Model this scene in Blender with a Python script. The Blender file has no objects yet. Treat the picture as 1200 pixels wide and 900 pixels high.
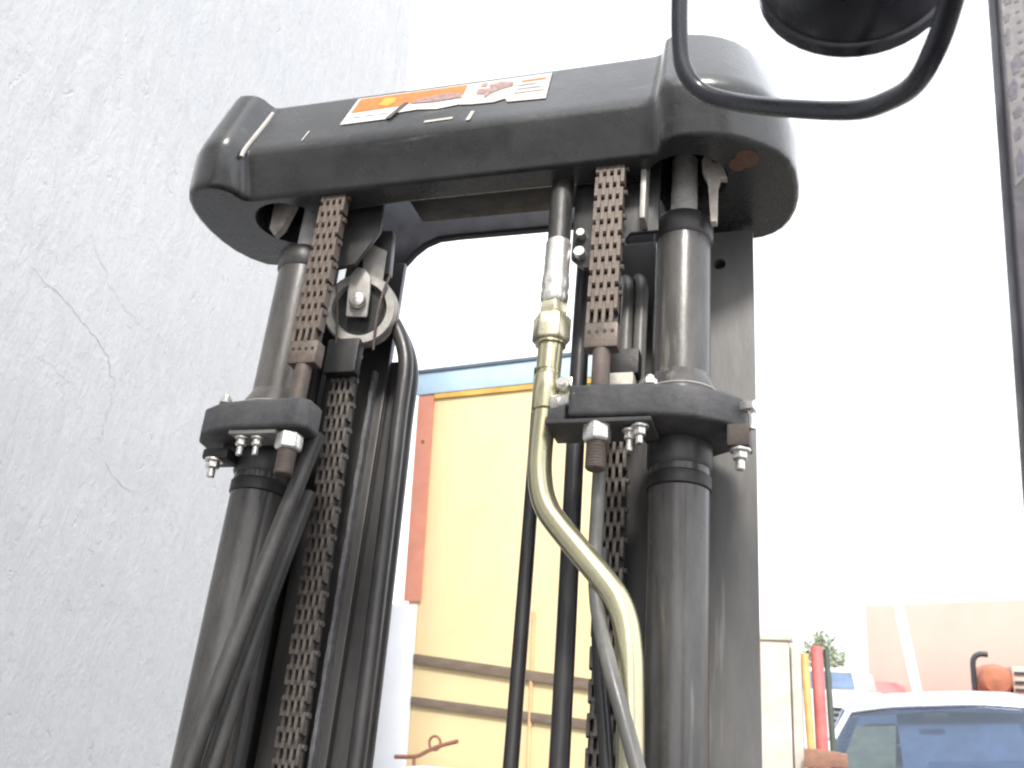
import bpy, bmesh, math, random
import numpy as np
from mathutils import Vector, Matrix
random.seed(7)
R = math.radians
scn = bpy.context.scene
col = scn.collection

# ------------------------------------------------------------------ camera, world, sun, exposure
cd = bpy.data.cameras.new('camera'); cam = bpy.data.objects.new('camera', cd); col.objects.link(cam)
cd.sensor_width = 36; cd.lens = 35.01; cd.clip_start = .02; cd.clip_end = 1000
right = Vector((.95632, .28911, .04318)); down = Vector((-.04216, .28259, -.95831)); fwd = Vector((-.28927, .91463, .28244))
fwd.normalize(); right = (right - fwd*right.dot(fwd)).normalized(); down = fwd.cross(right).normalized()
cm = Matrix((right, -down, -fwd)).transposed().to_4x4(); cm.translation = (.41723, -.86498, 1.33867)
cam.matrix_world = cm
cd.dof.use_dof = True; cd.dof.focus_distance = 1.28; cd.dof.aperture_fstop = 12
scn.camera = cam

SUN_EL, SUN_AZ = R(48), math.atan2(.28, -.96)          # veiled sun behind the camera, grazing the stucco wall
world = bpy.data.worlds.new('World'); scn.world = world; world.use_nodes = True
wn, wl = world.node_tree.nodes, world.node_tree.links
bg = wn['Background']
sky = wn.new('ShaderNodeTexSky'); sky.sky_type = 'NISHITA'; sky.sun_disc = False
sky.sun_elevation = SUN_EL; sky.sun_rotation = SUN_AZ; sky.air_density = 1.0; sky.dust_density = 3.0
mixw = wn.new('ShaderNodeMix'); mixw.data_type = 'RGBA'; mixw.inputs['Factor'].default_value = .7
mixw.inputs['B'].default_value = (8.8, 8.95, 9.2, 1)       # thin bright haze over the whole sky
wl.new(sky.outputs['Color'], mixw.inputs['A']); wl.new(mixw.outputs['Result'], bg.inputs['Color'])
bg.inputs['Strength'].default_value = .10

sl = bpy.data.lights.new('sun', 'SUN'); sl.energy = 1.5; sl.angle = R(10); sl.color = (1, .96, .90)
sun = bpy.data.objects.new('sun', sl); col.objects.link(sun)
tos = Vector((math.sin(SUN_AZ)*math.cos(SUN_EL), math.cos(SUN_AZ)*math.cos(SUN_EL), math.sin(SUN_EL)))
sun.rotation_euler = tos.to_track_quat('Z', 'Y').to_euler(); sun.location = (4, -8, 12)

scn.view_settings.view_transform = 'Standard'; scn.view_settings.look = 'None'
scn.view_settings.gamma = 1; scn.view_settings.exposure = 1.6
scn.render.engine = 'CYCLES'
scn.cycles.filter_width = 2.2
scn.cycles.max_bounces = 8

# ------------------------------------------------------------------ materials
def mat(name, base, rough=.5, metal=0., dust=None, dust_amt=.5, scale=6., stretch=(1, 1, 1), bump=.0, bscale=60., chip=None, chip_amt=0., chip_scale=40., spec=.5, var=.25, coat=0., sheen=0., rvar=1., scratch=0., sdir=(1, 1, 1), scol=(.2, .195, .19)):
    m = bpy.data.materials.new(name); m.use_nodes = True
    n, l = m.node_tree.nodes, m.node_tree.links
    b = n['Principled BSDF']; b.inputs['Roughness'].default_value = rough; b.inputs['Metallic'].default_value = metal
    b.inputs['Specular IOR Level'].default_value = spec; b.inputs['Coat Weight'].default_value = coat; b.inputs['Coat Roughness'].default_value = .22 if sheen else .03; b.inputs['Sheen Weight'].default_value = sheen; b.inputs['Sheen Roughness'].default_value = .4
    tc = n.new('ShaderNodeTexCoord'); mp = n.new('ShaderNodeMapping'); mp.inputs['Scale'].default_value = stretch
    l.new(tc.outputs['Object'], mp.inputs['Vector'])
    def noise(sc, det=6, ro=.62):
        t = n.new('ShaderNodeTexNoise'); t.inputs['Scale'].default_value = sc; t.inputs['Detail'].default_value = det; t.inputs['Roughness'].default_value = ro
        l.new(mp.outputs['Vector'], t.inputs['Vector']); return t
    def mix(fac, a, c):
        x = n.new('ShaderNodeMix'); x.data_type = 'RGBA'
        l.new(fac, x.inputs['Factor'])
        for s, v in (('A', a), ('B', c)):
            if isinstance(v, tuple): x.inputs[s].default_value = (*v, 1)
            else: l.new(v, x.inputs[s])
        return x.outputs['Result']
    def ramp(fac, lo, hi, v=1.):
        r = n.new('ShaderNodeMapRange'); r.inputs['From Min'].default_value = lo; r.inputs['From Max'].default_value = hi; r.inputs['To Max'].default_value = v
        l.new(fac, r.inputs['Value']); return r.outputs['Result']
    n1 = noise(scale)
    c = mix(ramp(n1.outputs['Fac'], .3, .7), tuple(v*(1-var) for v in base), tuple(min(1, v*(1+var)) for v in base))
    if dust:
        n2 = noise(scale*2.3, 9, .7)
        c = mix(ramp(n2.outputs['Fac'], .42, .75, dust_amt), c, dust)
    if chip:
        n3 = noise(chip_scale, 4, .55)
        c = mix(ramp(n3.outputs['Fac'], .78-chip_amt, .80-chip_amt), c, chip)
    if scratch:
        m2 = n.new('ShaderNodeMapping'); m2.inputs['Scale'].default_value = sdir; m2.inputs['Rotation'].default_value = (.25, .35, .15); l.new(tc.outputs['Object'], m2.inputs['Vector'])
        t = n.new('ShaderNodeTexNoise'); t.inputs['Scale'].default_value = 60; t.inputs['Detail'].default_value = 3; l.new(m2.outputs['Vector'], t.inputs['Vector'])
        big = noise(9, 3)
        mm = n.new('ShaderNodeMath'); mm.operation = 'MULTIPLY'; l.new(ramp(t.outputs['Fac'], .64, .70, scratch), mm.inputs[0]); l.new(ramp(big.outputs['Fac'], .48, .62), mm.inputs[1])
        c = mix(mm.outputs[0], c, scol)
    l.new(c, b.inputs['Base Color'])
    n4 = noise(scale*3.1, 6, .7)
    l.new(ramp(n4.outputs['Fac'], .25, .75, 1.), b.inputs['Roughness'])
    b.inputs['Roughness'].links[0].from_node.inputs['To Min'].default_value = max(.03, rough-.12*rvar)
    b.inputs['Roughness'].links[0].from_node.inputs['To Max'].default_value = min(1, rough+.15*rvar)
    if bump:
        n5 = noise(bscale, 8, .65); bp = n.new('ShaderNodeBump'); bp.inputs['Strength'].default_value = bump; bp.inputs['Distance'].default_value = .004
        l.new(n5.outputs['Fac'], bp.inputs['Height']); l.new(bp.outputs['Normal'], b.inputs['Normal'])
    return m

M = {}
M['paint'] = mat('faded_black_paint', (.014, .0145, .015), .26, rvar=.6, sheen=.25, coat=.35, scratch=.5, sdir=(.12, 1, 1), scol=(.11, .107, .10), dust=(.055, .054, .051), dust_amt=.55, scale=5, bump=.12, bscale=90, chip=(.33, .31, .29), chip_amt=.035, chip_scale=55)
M['cylpaint'] = mat('dusty_cylinder_paint', (.048, .046, .044), .22, var=.25, rvar=.8, scratch=.5, sdir=(1, 1, .08), scol=(.24, .225, .2), dust=(.135, .126, .115), dust_amt=.6, scale=9, stretch=(1, 1, .3), bump=.08, bscale=80, chip=(.36, .33, .28), chip_amt=.055, chip_scale=60)
M['railpaint'] = mat('dusty_rail_paint', (.028, .0275, .0275), .4, dust=(.11, .105, .098), dust_amt=.55, scale=6, stretch=(1, 1, .25), bump=.12, bscale=70, chip=(.3, .28, .26), chip_amt=.02, chip_scale=60)
M['railgrey'] = mat('dust_greyed_rail_paint', (.095, .093, .09), .42, var=.2, scratch=.6, sdir=(1, 1, .06), scol=(.3, .285, .265), dust=(.21, .20, .19), dust_amt=.5, scale=6, stretch=(1, 1, .25), bump=.12, bscale=70, chip=(.3, .28, .26), chip_amt=.02, chip_scale=60)
M['hosegrey'] = mat('dust_greyed_hose_rubber', (.10, .098, .092), .36, dust=(.26, .25, .23), dust_amt=.6, scale=14, stretch=(1, 1, .3), bump=.1, bscale=160)
M['innerrail'] = mat('brown_dusty_rail_paint', (.03, .028, .027), .36, dust=(.07, .063, .059), dust_amt=.5, scale=6, stretch=(1, 1, .2), bump=.1, bscale=70)
M['darkpaint'] = mat('blue_black_paint', (.008, .010, .018), .42, dust=(.018, .018, .026), dust_amt=.4, scale=8, bump=.1)
M['deep'] = mat('oily_black_steel', (.011, .011, .012), .5, dust=(.06, .05, .045), dust_amt=.5, scale=14, bump=.2)
M['clamp'] = mat('cast_clamp_paint', (.060, .060, .063), .55, dust=(.2, .19, .18), dust_amt=.5, scale=9, bump=.35, bscale=140, chip=(.35, .32, .28), chip_amt=.02)
M['chain'] = mat('dusty_brown_chain_steel', (.095, .074, .060), .5, .25, dust=(.195, .158, .128), dust_amt=.6, scale=22, bump=.2, bscale=200, var=.45)
M['chaindark'] = mat('greasy_chain_steel', (.075, .065, .058), .36, .35, dust=(.32, .285, .25), dust_amt=.6, scale=30, bump=.2, bscale=200, var=.5)
M['rodbrown'] = mat('rust_brown_rod', (.105, .083, .07), .6, .2, dust=(.19, .155, .13), dust_amt=.6, scale=20, bump=.25, bscale=180)
M['chrome'] = mat('chromed_rod', (.85, .83, .81), .3, .2, scale=12, var=.1)
M['zinc'] = mat('bright_zinc', (.74, .72, .68), .27, .75, rvar=.4, var=.08, dust=(.42, .38, .32), dust_amt=.4, scale=25, bump=.03, bscale=200)
M['gold'] = mat('yellow_zinc_plating', (.55, .515, .34), .24, .8, rvar=.4, var=.12, dust=(.42, .385, .26), dust_amt=.3, scale=9, bump=.02, bscale=160, chip=(.2, .16, .09), chip_amt=.03, chip_scale=90)
M['goldnut'] = mat('yellow_zinc_nut', (.70, .65, .47), .26, .8, rvar=.4, var=.08, dust=(.45, .4, .27), dust_amt=.35, scale=20, bump=.03)
M['ear'] = mat('dust_coated_bracket', (.62, .57, .51), .65, dust=(.2, .17, .15), dust_amt=.6, scale=25, bump=.25)
M['rubber'] = mat('black_hose_rubber', (.022, .0205, .0205), .36, dust=(.075, .07, .066), dust_amt=.5, scale=20, stretch=(1, 1, .3), bump=.12, bscale=160)
M['rubberdusty'] = mat('dusty_hose_rubber', (.028, .027, .026), .4, dust=(.105, .098, .09), dust_amt=.7, scale=14, stretch=(1, 1, .3), bump=.15, bscale=160)
M['pulley'] = mat('worn_pulley_steel', (.40, .385, .355), .45, .35, dust=(.22, .2, .18), dust_amt=.55, scale=35, bump=.15)
M['plate'] = mat('worn_grey_plate', (.34, .325, .30), .5, .3, dust=(.46, .44, .41), dust_amt=.5, scale=25, bump=.2)
M['strip'] = mat('scuffed_guide_strip', (.16, .16, .17), .45, .3, dust=(.05, .05, .05), dust_amt=.7, scale=40, bump=.2)
M['lamp'] = mat('black_lamp_plastic', (.022, .023, .03), .27, scale=8, bump=.05, dust=(.05, .05, .065), dust_amt=.4)
M['pillar'] = mat('dark_guard_paint', (.026, .023, .034), .5, scale=9, bump=.1, dust=(.055, .05, .063), dust_amt=.4)
M['lens'] = mat('lamp_lens', (.6, .62, .65), .12, .2, scale=5)
M['d_white'] = mat('decal_white', (.56, .55, .51), .4, dust=(.5, .46, .4), dust_amt=.5, scale=40, var=.08)
M['d_cream'] = mat('decal_faded_cream', (.44, .41, .35), .45, dust=(.4, .36, .3), dust_amt=.6, scale=40, var=.1)
M['d_orange'] = mat('decal_orange', (.55, .125, .02), .4, dust=(.58, .22, .08), dust_amt=.55, scale=55, var=.15)
M['d_yellow'] = mat('decal_yellow', (.62, .30, .03), .4, dust=(.55, .15, .03), dust_amt=.6, scale=90)
M['d_dark'] = mat('decal_brown_print', (.2, .11, .1), .45, dust=(.45, .36, .34), dust_amt=.7, scale=90)
M['d_grey'] = mat('decal_grey_print', (.3, .3, .33), .45, dust=(.5, .48, .46), dust_amt=.6, scale=120)
M['d_scratch'] = mat('decal_scratch', (.06, .055, .06), .5, scale=40)
M['d_label'] = mat('guard_label_grey', (.125, .12, .125), .5, dust=(.09, .085, .10), dust_amt=.6, scale=60)
M['d_labelink'] = mat('guard_label_ink', (.045, .04, .065), .5, dust=(.075, .07, .09), dust_amt=.6, scale=90)
M['faded'] = mat('faded_orange_sticker', (.14, .08, .05), .5, dust=(.16, .055, .03), dust_amt=.8, scale=90)
M['cream'] = mat('cream_wall_paint', (.69, .55, .31), .7, dust=(.73, .61, .385), dust_amt=.5, scale=2, var=.05)
M['fascia'] = mat('pale_blue_fascia_paint', (.42, .58, .72), .6, dust=(.6, .7, .78), dust_amt=.5, scale=5, var=.08)
M['conduit'] = mat('faded_conduit_paint', (.66, .40, .22), .6, scale=8)
M['ochre'] = mat('ochre_trim_paint', (.62, .36, .08), .6, scale=8)
M['salmon'] = mat('salmon_post_paint', (.62, .25, .17), .6, dust=(.66, .36, .28), dust_amt=.4, scale=6, var=.1)
M['whitepaint'] = mat('white_panel_paint', (.74, .76, .8), .6, scale=4, var=.05)
M['rail'] = mat('weathered_grey_board', (.17, .132, .10), .75, dust=(.13, .092, .06), dust_amt=.6, scale=10, stretch=(1, 1, 4), bump=.3, bscale=40)
M['drip'] = mat('dark_roof_edge', (.1, .13, .16), .6, scale=6)
M['rust'] = mat('rusty_iron', (.22, .09, .06), .75, dust=(.32, .2, .12), dust_amt=.6, scale=30, bump=.3)
M['peach'] = mat('peach_wall_paint', (.56, .42, .35), .75, dust=(.59, .46, .39), dust_amt=.5, scale=1.2, var=.05)
M['concrete'] = mat('pale_concrete', (.52, .49, .44), .8, dust=(.42, .385, .34), dust_amt=.5, scale=5, bump=.4, bscale=30)
M['yellow'] = mat('yellow_pole_paint', (.5, .33, .12), .55, scale=8)
M['red'] = mat('red_pole_paint', (.45, .12, .115), .5, dust=(.48, .22, .2), dust_amt=.5, scale=10)
M['green'] = mat('dark_green_pole_paint', (.06, .08, .065), .55, scale=8)
M['beam'] = mat('brown_beam_rust', (.24, .12, .09), .75, dust=(.3, .2, .12), dust_amt=.6, scale=22, bump=.4)
M['carpaint'] = mat('pale_blue_car_paint', (.20, .23, .32), .25, .1, scale=3, var=.04, coat=.6)
M['vanpaint'] = mat('white_van_paint', (.74, .75, .77), .3, scale=3, var=.03, coat=.4)
M['redcar'] = mat('red_car_paint', (.6, .14, .14), .35, scale=3, var=.05, coat=.4)
M['chrometrim'] = mat('bright_window_trim', (.85, .85, .86), .22, .55, scale=8, var=.04)
M['tyre'] = mat('tyre_rubber', (.02, .02, .02), .8, scale=20)
M['khaki'] = mat('khaki_seat_and_reflection', (.2, .2, .125), .85, dust=(.15, .15, .1), dust_amt=.6, scale=7, var=.3)  # seat cloth, also the painted tree reflection behind the windscreen
M['dash'] = mat('blue_dash_and_reflection', (.105, .15, .24), .55, scale=6)  # dash vinyl, also the painted sky reflection behind the windscreen
M['headlamp'] = mat('headlamp_lens', (.7, .7, .72), .15, .2, scale=6)
M['black'] = mat('black_trim', (.025, .025, .028), .5, scale=9)
M['orange'] = mat('orange_machine_paint', (.34, .11, .055), .5, dust=(.36, .17, .10), dust_amt=.4, scale=9)
M['bark'] = mat('tree_bark', (.12, .09, .06), .9, scale=12, bump=.5)
M['leaf'] = mat('leaf_green', (.16, .21, .11), .6, dust=(.22, .26, .16), dust_amt=.6, scale=3, var=.4)
M['asphalt'] = mat('yard_concrete', (.13, .125, .12), .9, dust=(.09, .085, .08), dust_amt=.6, scale=1.4, bump=.3, bscale=30)

def glass_mat(name, tint, rough=.03):
    m = bpy.data.materials.new(name); m.use_nodes = True
    n, l = m.node_tree.nodes, m.node_tree.links
    n.remove(n['Principled BSDF'])
    t = n.new('ShaderNodeBsdfTransparent'); t.inputs['Color'].default_value = (*tint, 1)
    g = n.new('ShaderNodeBsdfGlossy'); g.inputs['Roughness'].default_value = rough; g.inputs['Color'].default_value = (.8, .9, 1, 1)
    fr = n.new('ShaderNodeFresnel'); fr.inputs['IOR'].default_value = 1.5
    mx = n.new('ShaderNodeMixShader'); l.new(fr.outputs['Fac'], mx.inputs['Fac']); l.new(t.outputs[0], mx.inputs[1]); l.new(g.outputs[0], mx.inputs[2])
    l.new(mx.outputs[0], n['Material Output'].inputs['Surface']); return m
M['glass'] = glass_mat('tinted_windscreen_glass', (.55, .62, .72))

def stucco_mat():
    m = bpy.data.materials.new('white_trowelled_stucco'); m.use_nodes = True
    n, l = m.node_tree.nodes, m.node_tree.links
    b = n['Principled BSDF']; b.inputs['Roughness'].default_value = .9; b.inputs['Specular IOR Level'].default_value = .2
    tc = n.new('ShaderNodeTexCoord')
    def noise(sc, st, det=8, ro=.65, rot=(0, 0, 0), dis=0.):
        mp = n.new('ShaderNodeMapping'); mp.inputs['Scale'].default_value = st; mp.inputs['Rotation'].default_value = rot
        l.new(tc.outputs['Object'], mp.inputs['Vector'])
        t = n.new('ShaderNodeTexNoise'); t.inputs['Scale'].default_value = sc; t.inputs['Detail'].default_value = det; t.inputs['Roughness'].default_value = ro; t.inputs['Distortion'].default_value = dis
        l.new(mp.outputs['Vector'], t.inputs['Vector']); return t.outputs['Fac']
    def mr(f, a, c, lo=0., hi=1.):
        r = n.new('ShaderNodeMapRange'); r.inputs['From Min'].default_value = a; r.inputs['From Max'].default_value = c; r.inputs['To Min'].default_value = lo; r.inputs['To Max'].default_value = hi
        l.new(f, r.inputs['Value']); return r.outputs['Result']
    def mix(fac, a, c):
        x = n.new('ShaderNodeMix'); x.data_type = 'RGBA'; l.new(fac, x.inputs['Factor'])
        for s, v in (('A', a), ('B', c)):
            if isinstance(v, tuple): x.inputs[s].default_value = (*v, 1)
            else: l.new(v, x.inputs[s])
        return x.outputs['Result']
    def math_(op, a, c):
        x = n.new('ShaderNodeMath'); x.operation = op
        for i, v in enumerate((a, c)):
            if isinstance(v, float): x.inputs[i].default_value = v
            else: l.new(v, x.inputs[i])
        return x.outputs[0]
    big = noise(.9, (1, 1, 1))
    c = mix(mr(big, .35, .68), (.540, .552, .562), (.602, .607, .610))
    stains = noise(5.5, (1, 1, 1), 10, .72, dis=.6)
    c = mix(mr(stains, .54, .80, 0, .28), c, (.46, .46, .455))
    dash = noise(30., (1, 1, .28), 7, .68, rot=(R(38), 0, 0), dis=.35)
    patch2 = mr(noise(1.7, (1, 1, 1), 5), .40, .62)
    c = mix(math_('MULTIPLY', mr(dash, .48, .70, 0, .34), patch2), c, (.41, .415, .42))  # dark and light streaks put shading of the trowel relief into the colour
    c = mix(mr(dash, .34, .46, .35, 0.), c, (.66, .662, .664))
    pits = noise(42., (1, 1, .55), 5, .6, rot=(R(25), 0, 0), dis=.8)
    patch = mr(noise(2.6, (1, 1, 1), 4), .45, .65)
    c = mix(math_('MULTIPLY', mr(pits, .66, .74, 0, .38), patch), c, (.36, .36, .355))
    l.new(c, b.inputs['Base Color'])
    trow = noise(16., (1, 1, .4), 9, .68, rot=(R(32), 0, 0), dis=.5)
    fine = noise(75., (1, 1, .7), 6, .7)
    h = math_('ADD', math_('MULTIPLY', trow, 1.0), math_('MULTIPLY', fine, .35))
    h = math_('SUBTRACT', h, mr(pits, .62, .72, 0, .35))
    bp = n.new('ShaderNodeBump'); bp.inputs['Strength'].default_value = .5; bp.inputs['Distance'].default_value = .012
    l.new(h, bp.inputs['Height']); l.new(bp.outputs['Normal'], b.inputs['Normal'])
    return m
M['stucco'] = stucco_mat()
M['crack'] = mat('stucco_crack_grime', (.56, .55, .53), .95, scale=60, dust=(.55, .55, .54), dust_amt=.9, var=.3)

# ------------------------------------------------------------------ mesh builder
class MB:
    def __init__(s): s.v, s.f, s.m = [], [], []
    def add(s, vs, fs, mi=0):
        o = len(s.v); s.v += [tuple(v) for v in vs]; s.f += [tuple(i+o for i in f) for f in fs]; s.m += [mi]*len(fs); return s
    def box(s, x0, x1, y0, y1, z0, z1, mi=0):
        return s.add([(x, y, z) for z in (z0, z1) for y in (y0, y1) for x in (x0, x1)],
                     [(0, 2, 3, 1), (4, 5, 7, 6), (0, 1, 5, 4), (2, 6, 7, 3), (0, 4, 6, 2), (1, 3, 7, 5)], mi)
    def slab(s, pts, d, mi=0):                      # polygon (ccw seen from the side it faces) pushed back by vector d
        n = len(pts); P = [Vector(p) for p in pts]; d = Vector(d)
        return s.add(P+[p+d for p in P], [tuple(range(n)), tuple(range(2*n-1, n-1, -1))]+[(i, i+n, (i+1) % n+n, (i+1) % n) for i in range(n)], mi)
    def prism(s, poly, z0, z1, mi=0):               # ccw polygon in x,y
        n = len(poly)
        return s.add([(x, y, z0) for x, y in poly]+[(x, y, z1) for x, y in poly],
                     [tuple(range(n-1, -1, -1)), tuple(range(n, 2*n))]+[(i, (i+1) % n, (i+1) % n+n, i+n) for i in range(n)], mi)
    def lathe(s, prof, c=(0, 0, 0), axis=(0, 0, 1), n=28, mi=0, cap=True, ph=0.):
        a = Vector(axis).normalized(); u = a.orthogonal().normalized(); w = a.cross(u); c = Vector(c)
        vs, fs = [], []
        for r, h in prof:
            for k in range(n):
                t = 2*math.pi*k/n+ph; vs.append(c+a*h+(u*math.cos(t)+w*math.sin(t))*r)
        for j in range(len(prof)-1):
            for k in range(n):
                k2 = (k+1) % n; fs.append((j*n+k, j*n+k2, (j+1)*n+k2, (j+1)*n+k))
        if cap: fs.append(tuple(range(n-1, -1, -1))); L = (len(prof)-1)*n; fs.append(tuple(range(L, L+n)))
        return s.add(vs, fs, mi)
    def cyl(s, p, q, r, n=20, mi=0, r2=None, ch=0.):
        p, q = Vector(p), Vector(q); L = (q-p).length; r2 = r if r2 is None else r2
        pr = [(r-ch, 0), (r, ch), (r2, L-ch), (r2-ch, L)] if ch else [(r, 0), (r2, L)]
        return s.lathe(pr, p, q-p, n, mi)
    def hexnut(s, p, q, r, mi=0, ph=0.):
        p, q = Vector(p), Vector(q); L = (q-p).length
        return s.lathe([(r*.86, 0), (r, L*.12), (r, L*.88), (r*.86, L)], p, q-p, 6, mi, ph=ph)
    def tube(s, pts, r, n=14, res=8, mi=0, smooth=True, cap=True):
        P = [Vector(p) for p in pts]
        if smooth and len(P) > 2:
            Q = []
            E = [P[0]*2-P[1]]+P+[P[-1]*2-P[-2]]
            for i in range(1, len(E)-2):
                a, b, c, d = E[i-1], E[i], E[i+1], E[i+2]
                for k in range(res):
                    t = k/res; Q.append(.5*((2*b)+(c-a)*t+(2*a-5*b+4*c-d)*t*t+(3*b-a-3*c+d)*t**3))
            P = Q+[P[-1]]
        rr = r if callable(r) else (lambda t: r)
        tg = [(P[min(i+1, len(P)-1)]-P[max(i-1, 0)]).normalized() for i in range(len(P))]
        u = tg[0].orthogonal().normalized(); vs, fs = [], []
        for i, p in enumerate(P):
            u = (u-tg[i]*u.dot(tg[i])).normalized(); w = tg[i].cross(u); q = rr(i/(len(P)-1))
            vs += [p+(u*math.cos(2*math.pi*k/n)+w*math.sin(2*math.pi*k/n))*q for k in range(n)]
        for i in range(len(P)-1):
            for k in range(n):
                k2 = (k+1) % n; fs.append((i*n+k, i*n+k2, (i+1)*n+k2, (i+1)*n+k))
        if cap: fs.append(tuple(range(n-1, -1, -1))); L = (len(P)-1)*n; fs.append(tuple(range(L, L+n)))
        return s.add(vs, fs, mi)
    def mesh(s, name, mats, bev=0., seg=2, ang=35, sm=40):
        me = bpy.data.meshes.new(name); me.from_pydata(s.v, [], s.f)
        mats = mats if isinstance(mats, (list, tuple)) else [mats]
        for m in mats: me.materials.append(m)
        me.polygons.foreach_set('material_index', s.m)
        if bev:
            b = bmesh.new(); b.from_mesh(me)
            es = [e for e in b.edges if len(e.link_faces) == 2 and e.calc_face_angle(0) > R(ang)]
            bmesh.ops.bevel(b, geom=es, offset=bev, segments=seg, affect='EDGES', profile=.6, clamp_overlap=True)
            b.to_mesh(me); b.free()
        me.shade_smooth()
        me.set_sharp_from_angle(angle=R(sm))
        return me
    def build(s, name, mats, parent=None, **k):
        return link(name, s.mesh(name, mats, **k), parent)

def link(name, data, parent=None):
    o = bpy.data.objects.new(name, data); col.objects.link(o)
    if parent: o.parent = parent
    return o
def tag(o, label=None, cat=None, group=None, kind=None):
    if label: o['label'] = label
    if cat: o['category'] = cat
    if group: o['group'] = group
    if kind: o['kind'] = kind
    return o
def empty(name, loc, rz=0.):
    o = bpy.data.objects.new(name, None); col.objects.link(o); o.location = loc; o.rotation_euler.z = rz; o.empty_display_size = .2
    return o
def holed_plate(poly, holes, d):                   # 3-D planar polygon with round holes [(centre, radius)], thickness vector d
    b = bmesh.new(); d = Vector(d); nrm = d.normalized(); es = []
    def loop(ps):
        vs = [b.verts.new(p) for p in ps]
        for i in range(len(vs)): es.append(b.edges.new((vs[i], vs[(i+1) % len(vs)])))
    loop(poly); u = nrm.orthogonal().normalized(); w = nrm.cross(u)
    for c, r in holes: loop([Vector(c)+(u*math.cos(2*math.pi*k/16)+w*math.sin(2*math.pi*k/16))*r for k in range(16)])
    bmesh.ops.triangle_fill(b, edges=es, use_beauty=True)
    g = bmesh.ops.extrude_face_region(b, geom=b.faces[:])
    bmesh.ops.translate(b, verts=[x for x in g['geom'] if isinstance(x, bmesh.types.BMVert)], vec=d)
    bmesh.ops.recalc_face_normals(b, faces=b.faces[:])
    me = bpy.data.meshes.new('plate'); b.to_mesh(me); b.free()
    m = MB(); m.add([v.co[:] for v in me.vertices], [tuple(p.vertices) for p in me.polygons]); bpy.data.meshes.remove(me)
    return m

# ------------------------------------------------------------------ ground
g = MB(); g.add([(-300, -300, 0), (300, -300, 0), (300, 400, 0), (-300, 400, 0)], [(0, 1, 2, 3)])
tag(g.build('ground', M['asphalt']), 'grey concrete yard under the forklift and the parked cars', kind='structure')

# ------------------------------------------------------------------ stucco building beside the mast
sb = tag(empty('stucco_building', (-1, 2.14, 0)), 'tall white rough stucco building close beside the forklift mast', 'building')
m = MB(); m.box(-7, 0, -12, 0, 0, 4.7)
wall = m.build('wall', M['stucco'], sb, bev=.012)
m = MB(); m.box(-7.05, .06, -12.05, .06, 4.7, 4.82); m.build('roof_coping', M['concrete'], sb, bev=.01)
def crack(pts, w):
    rnd = random.Random(len(pts)*7+int(w*1e5)); P = []
    for i in range(len(pts)-1):
        for k in range(7):
            t = k/7; a, b = pts[i], pts[i+1]
            P.append((a[0]+(b[0]-a[0])*t+rnd.gauss(0, .0035), a[1]+(b[1]-a[1])*t+rnd.gauss(0, .0035)))
    P.append(pts[-1]); vs = []
    for i, (y, z) in enumerate(P):
        a, b = P[max(0, i-1)], P[min(len(P)-1, i+1)]; d = Vector((b[0]-a[0], b[1]-a[1])).normalized()
        q = w*(.35+.65*math.sin(math.pi*(i+.3)/(len(P)+.3)))*(.5+rnd.random())
        vs += [(.0012, y-d.y*q, z+d.x*q), (.0012, y+d.y*q, z-d.x*q)]
    c = MB(); c.add(vs, [(2*i, 2*i+1, 2*i+3, 2*i+2) for i in range(len(P)-1)])
    c.build('crack', M['crack'], sb)
CR = [([(-1.60, 2.05), (-1.50, 2.02), (-1.41, 1.985), (-1.35, 1.95), (-1.315, 1.90), (-1.325, 1.82), (-1.33, 1.76)], .0014),
      ([(-1.54, 1.89), (-1.48, 1.87), (-1.42, 1.86)], .0008), ([(-1.46, 2.18), (-1.38, 2.10), (-1.30, 2.06), (-1.22, 2.04)], .0007),
      ([(-1.32, 1.74), (-1.26, 1.70), (-1.20, 1.69)], .0009), ([(-1.35, 1.42), (-1.27, 1.45), (-1.18, 1.455), (-1.12, 1.44)], .0007)]
for p, w_ in CR: crack(p, w_)

# ------------------------------------------------------------------ cream storage building behind the mast (runs along its own x)
ang = math.atan2(-.18234, .98324)
st = tag(empty('storage_building', (-1.474, 3.56, 0), ang), 'cream storage building with pale blue fascia and salmon corner post behind the mast', 'building')
m = MB(); m.box(.03, 1.10, 0, 1.7, 0, 2.64); m.build('wall', M['cream'], st, bev=.01)
m = MB(); m.box(.0, 1.115, -.014, 1.715, 2.665, 2.775); m.build('fascia', M['fascia'], st, bev=.004)
m = MB(); m.box(-.01, 1.125, -.022, 1.72, 2.777, 2.793); m.build('roof_edge', M['drip'], st)
m = MB(); m.box(.108, 1.108, -.011, -.002, 2.638, 2.662); m.build('trim_strip', M['ochre'], st)
m = holed_plate([(.015, -.014, 1.66), (.105, -.014, 1.66), (.105, -.014, 2.655), (.015, -.014, 2.655)], [((.06, -.014, 2.42), .011)], (0, .011, 0))
m.build('corner_post', M['salmon'], st)
m = MB(); m.box(-.17, .09, -.02, -.003, 0, 1.645); m.build('white_panel', M['whitepaint'], st, bev=.004)
for (z0, z1, h, pr) in ((1.402, 1.320, .044, .02), (1.218, 1.165, .038, .018)):
    m = MB(); m.slab([(.095, -pr, z0-h/2), (1.1, -pr, z1-h/2-.006), (1.1, -pr, z1+h/2-.006), (.095, -pr, z0+h/2)], (0, pr-.002, 0))
    m.build('rail', M['rail'], st, bev=.003)
m = MB(); m.tube([(.695, -.0105, 0), (.695, -.0105, 1.62)], .009, 10); m.build('conduit', M['conduit'], st)
m = MB(); m.box(.22, .34, -.2, -.06, 0, .93); m.box(.20, .36, -.22, -.05, .93, .955)
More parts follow.
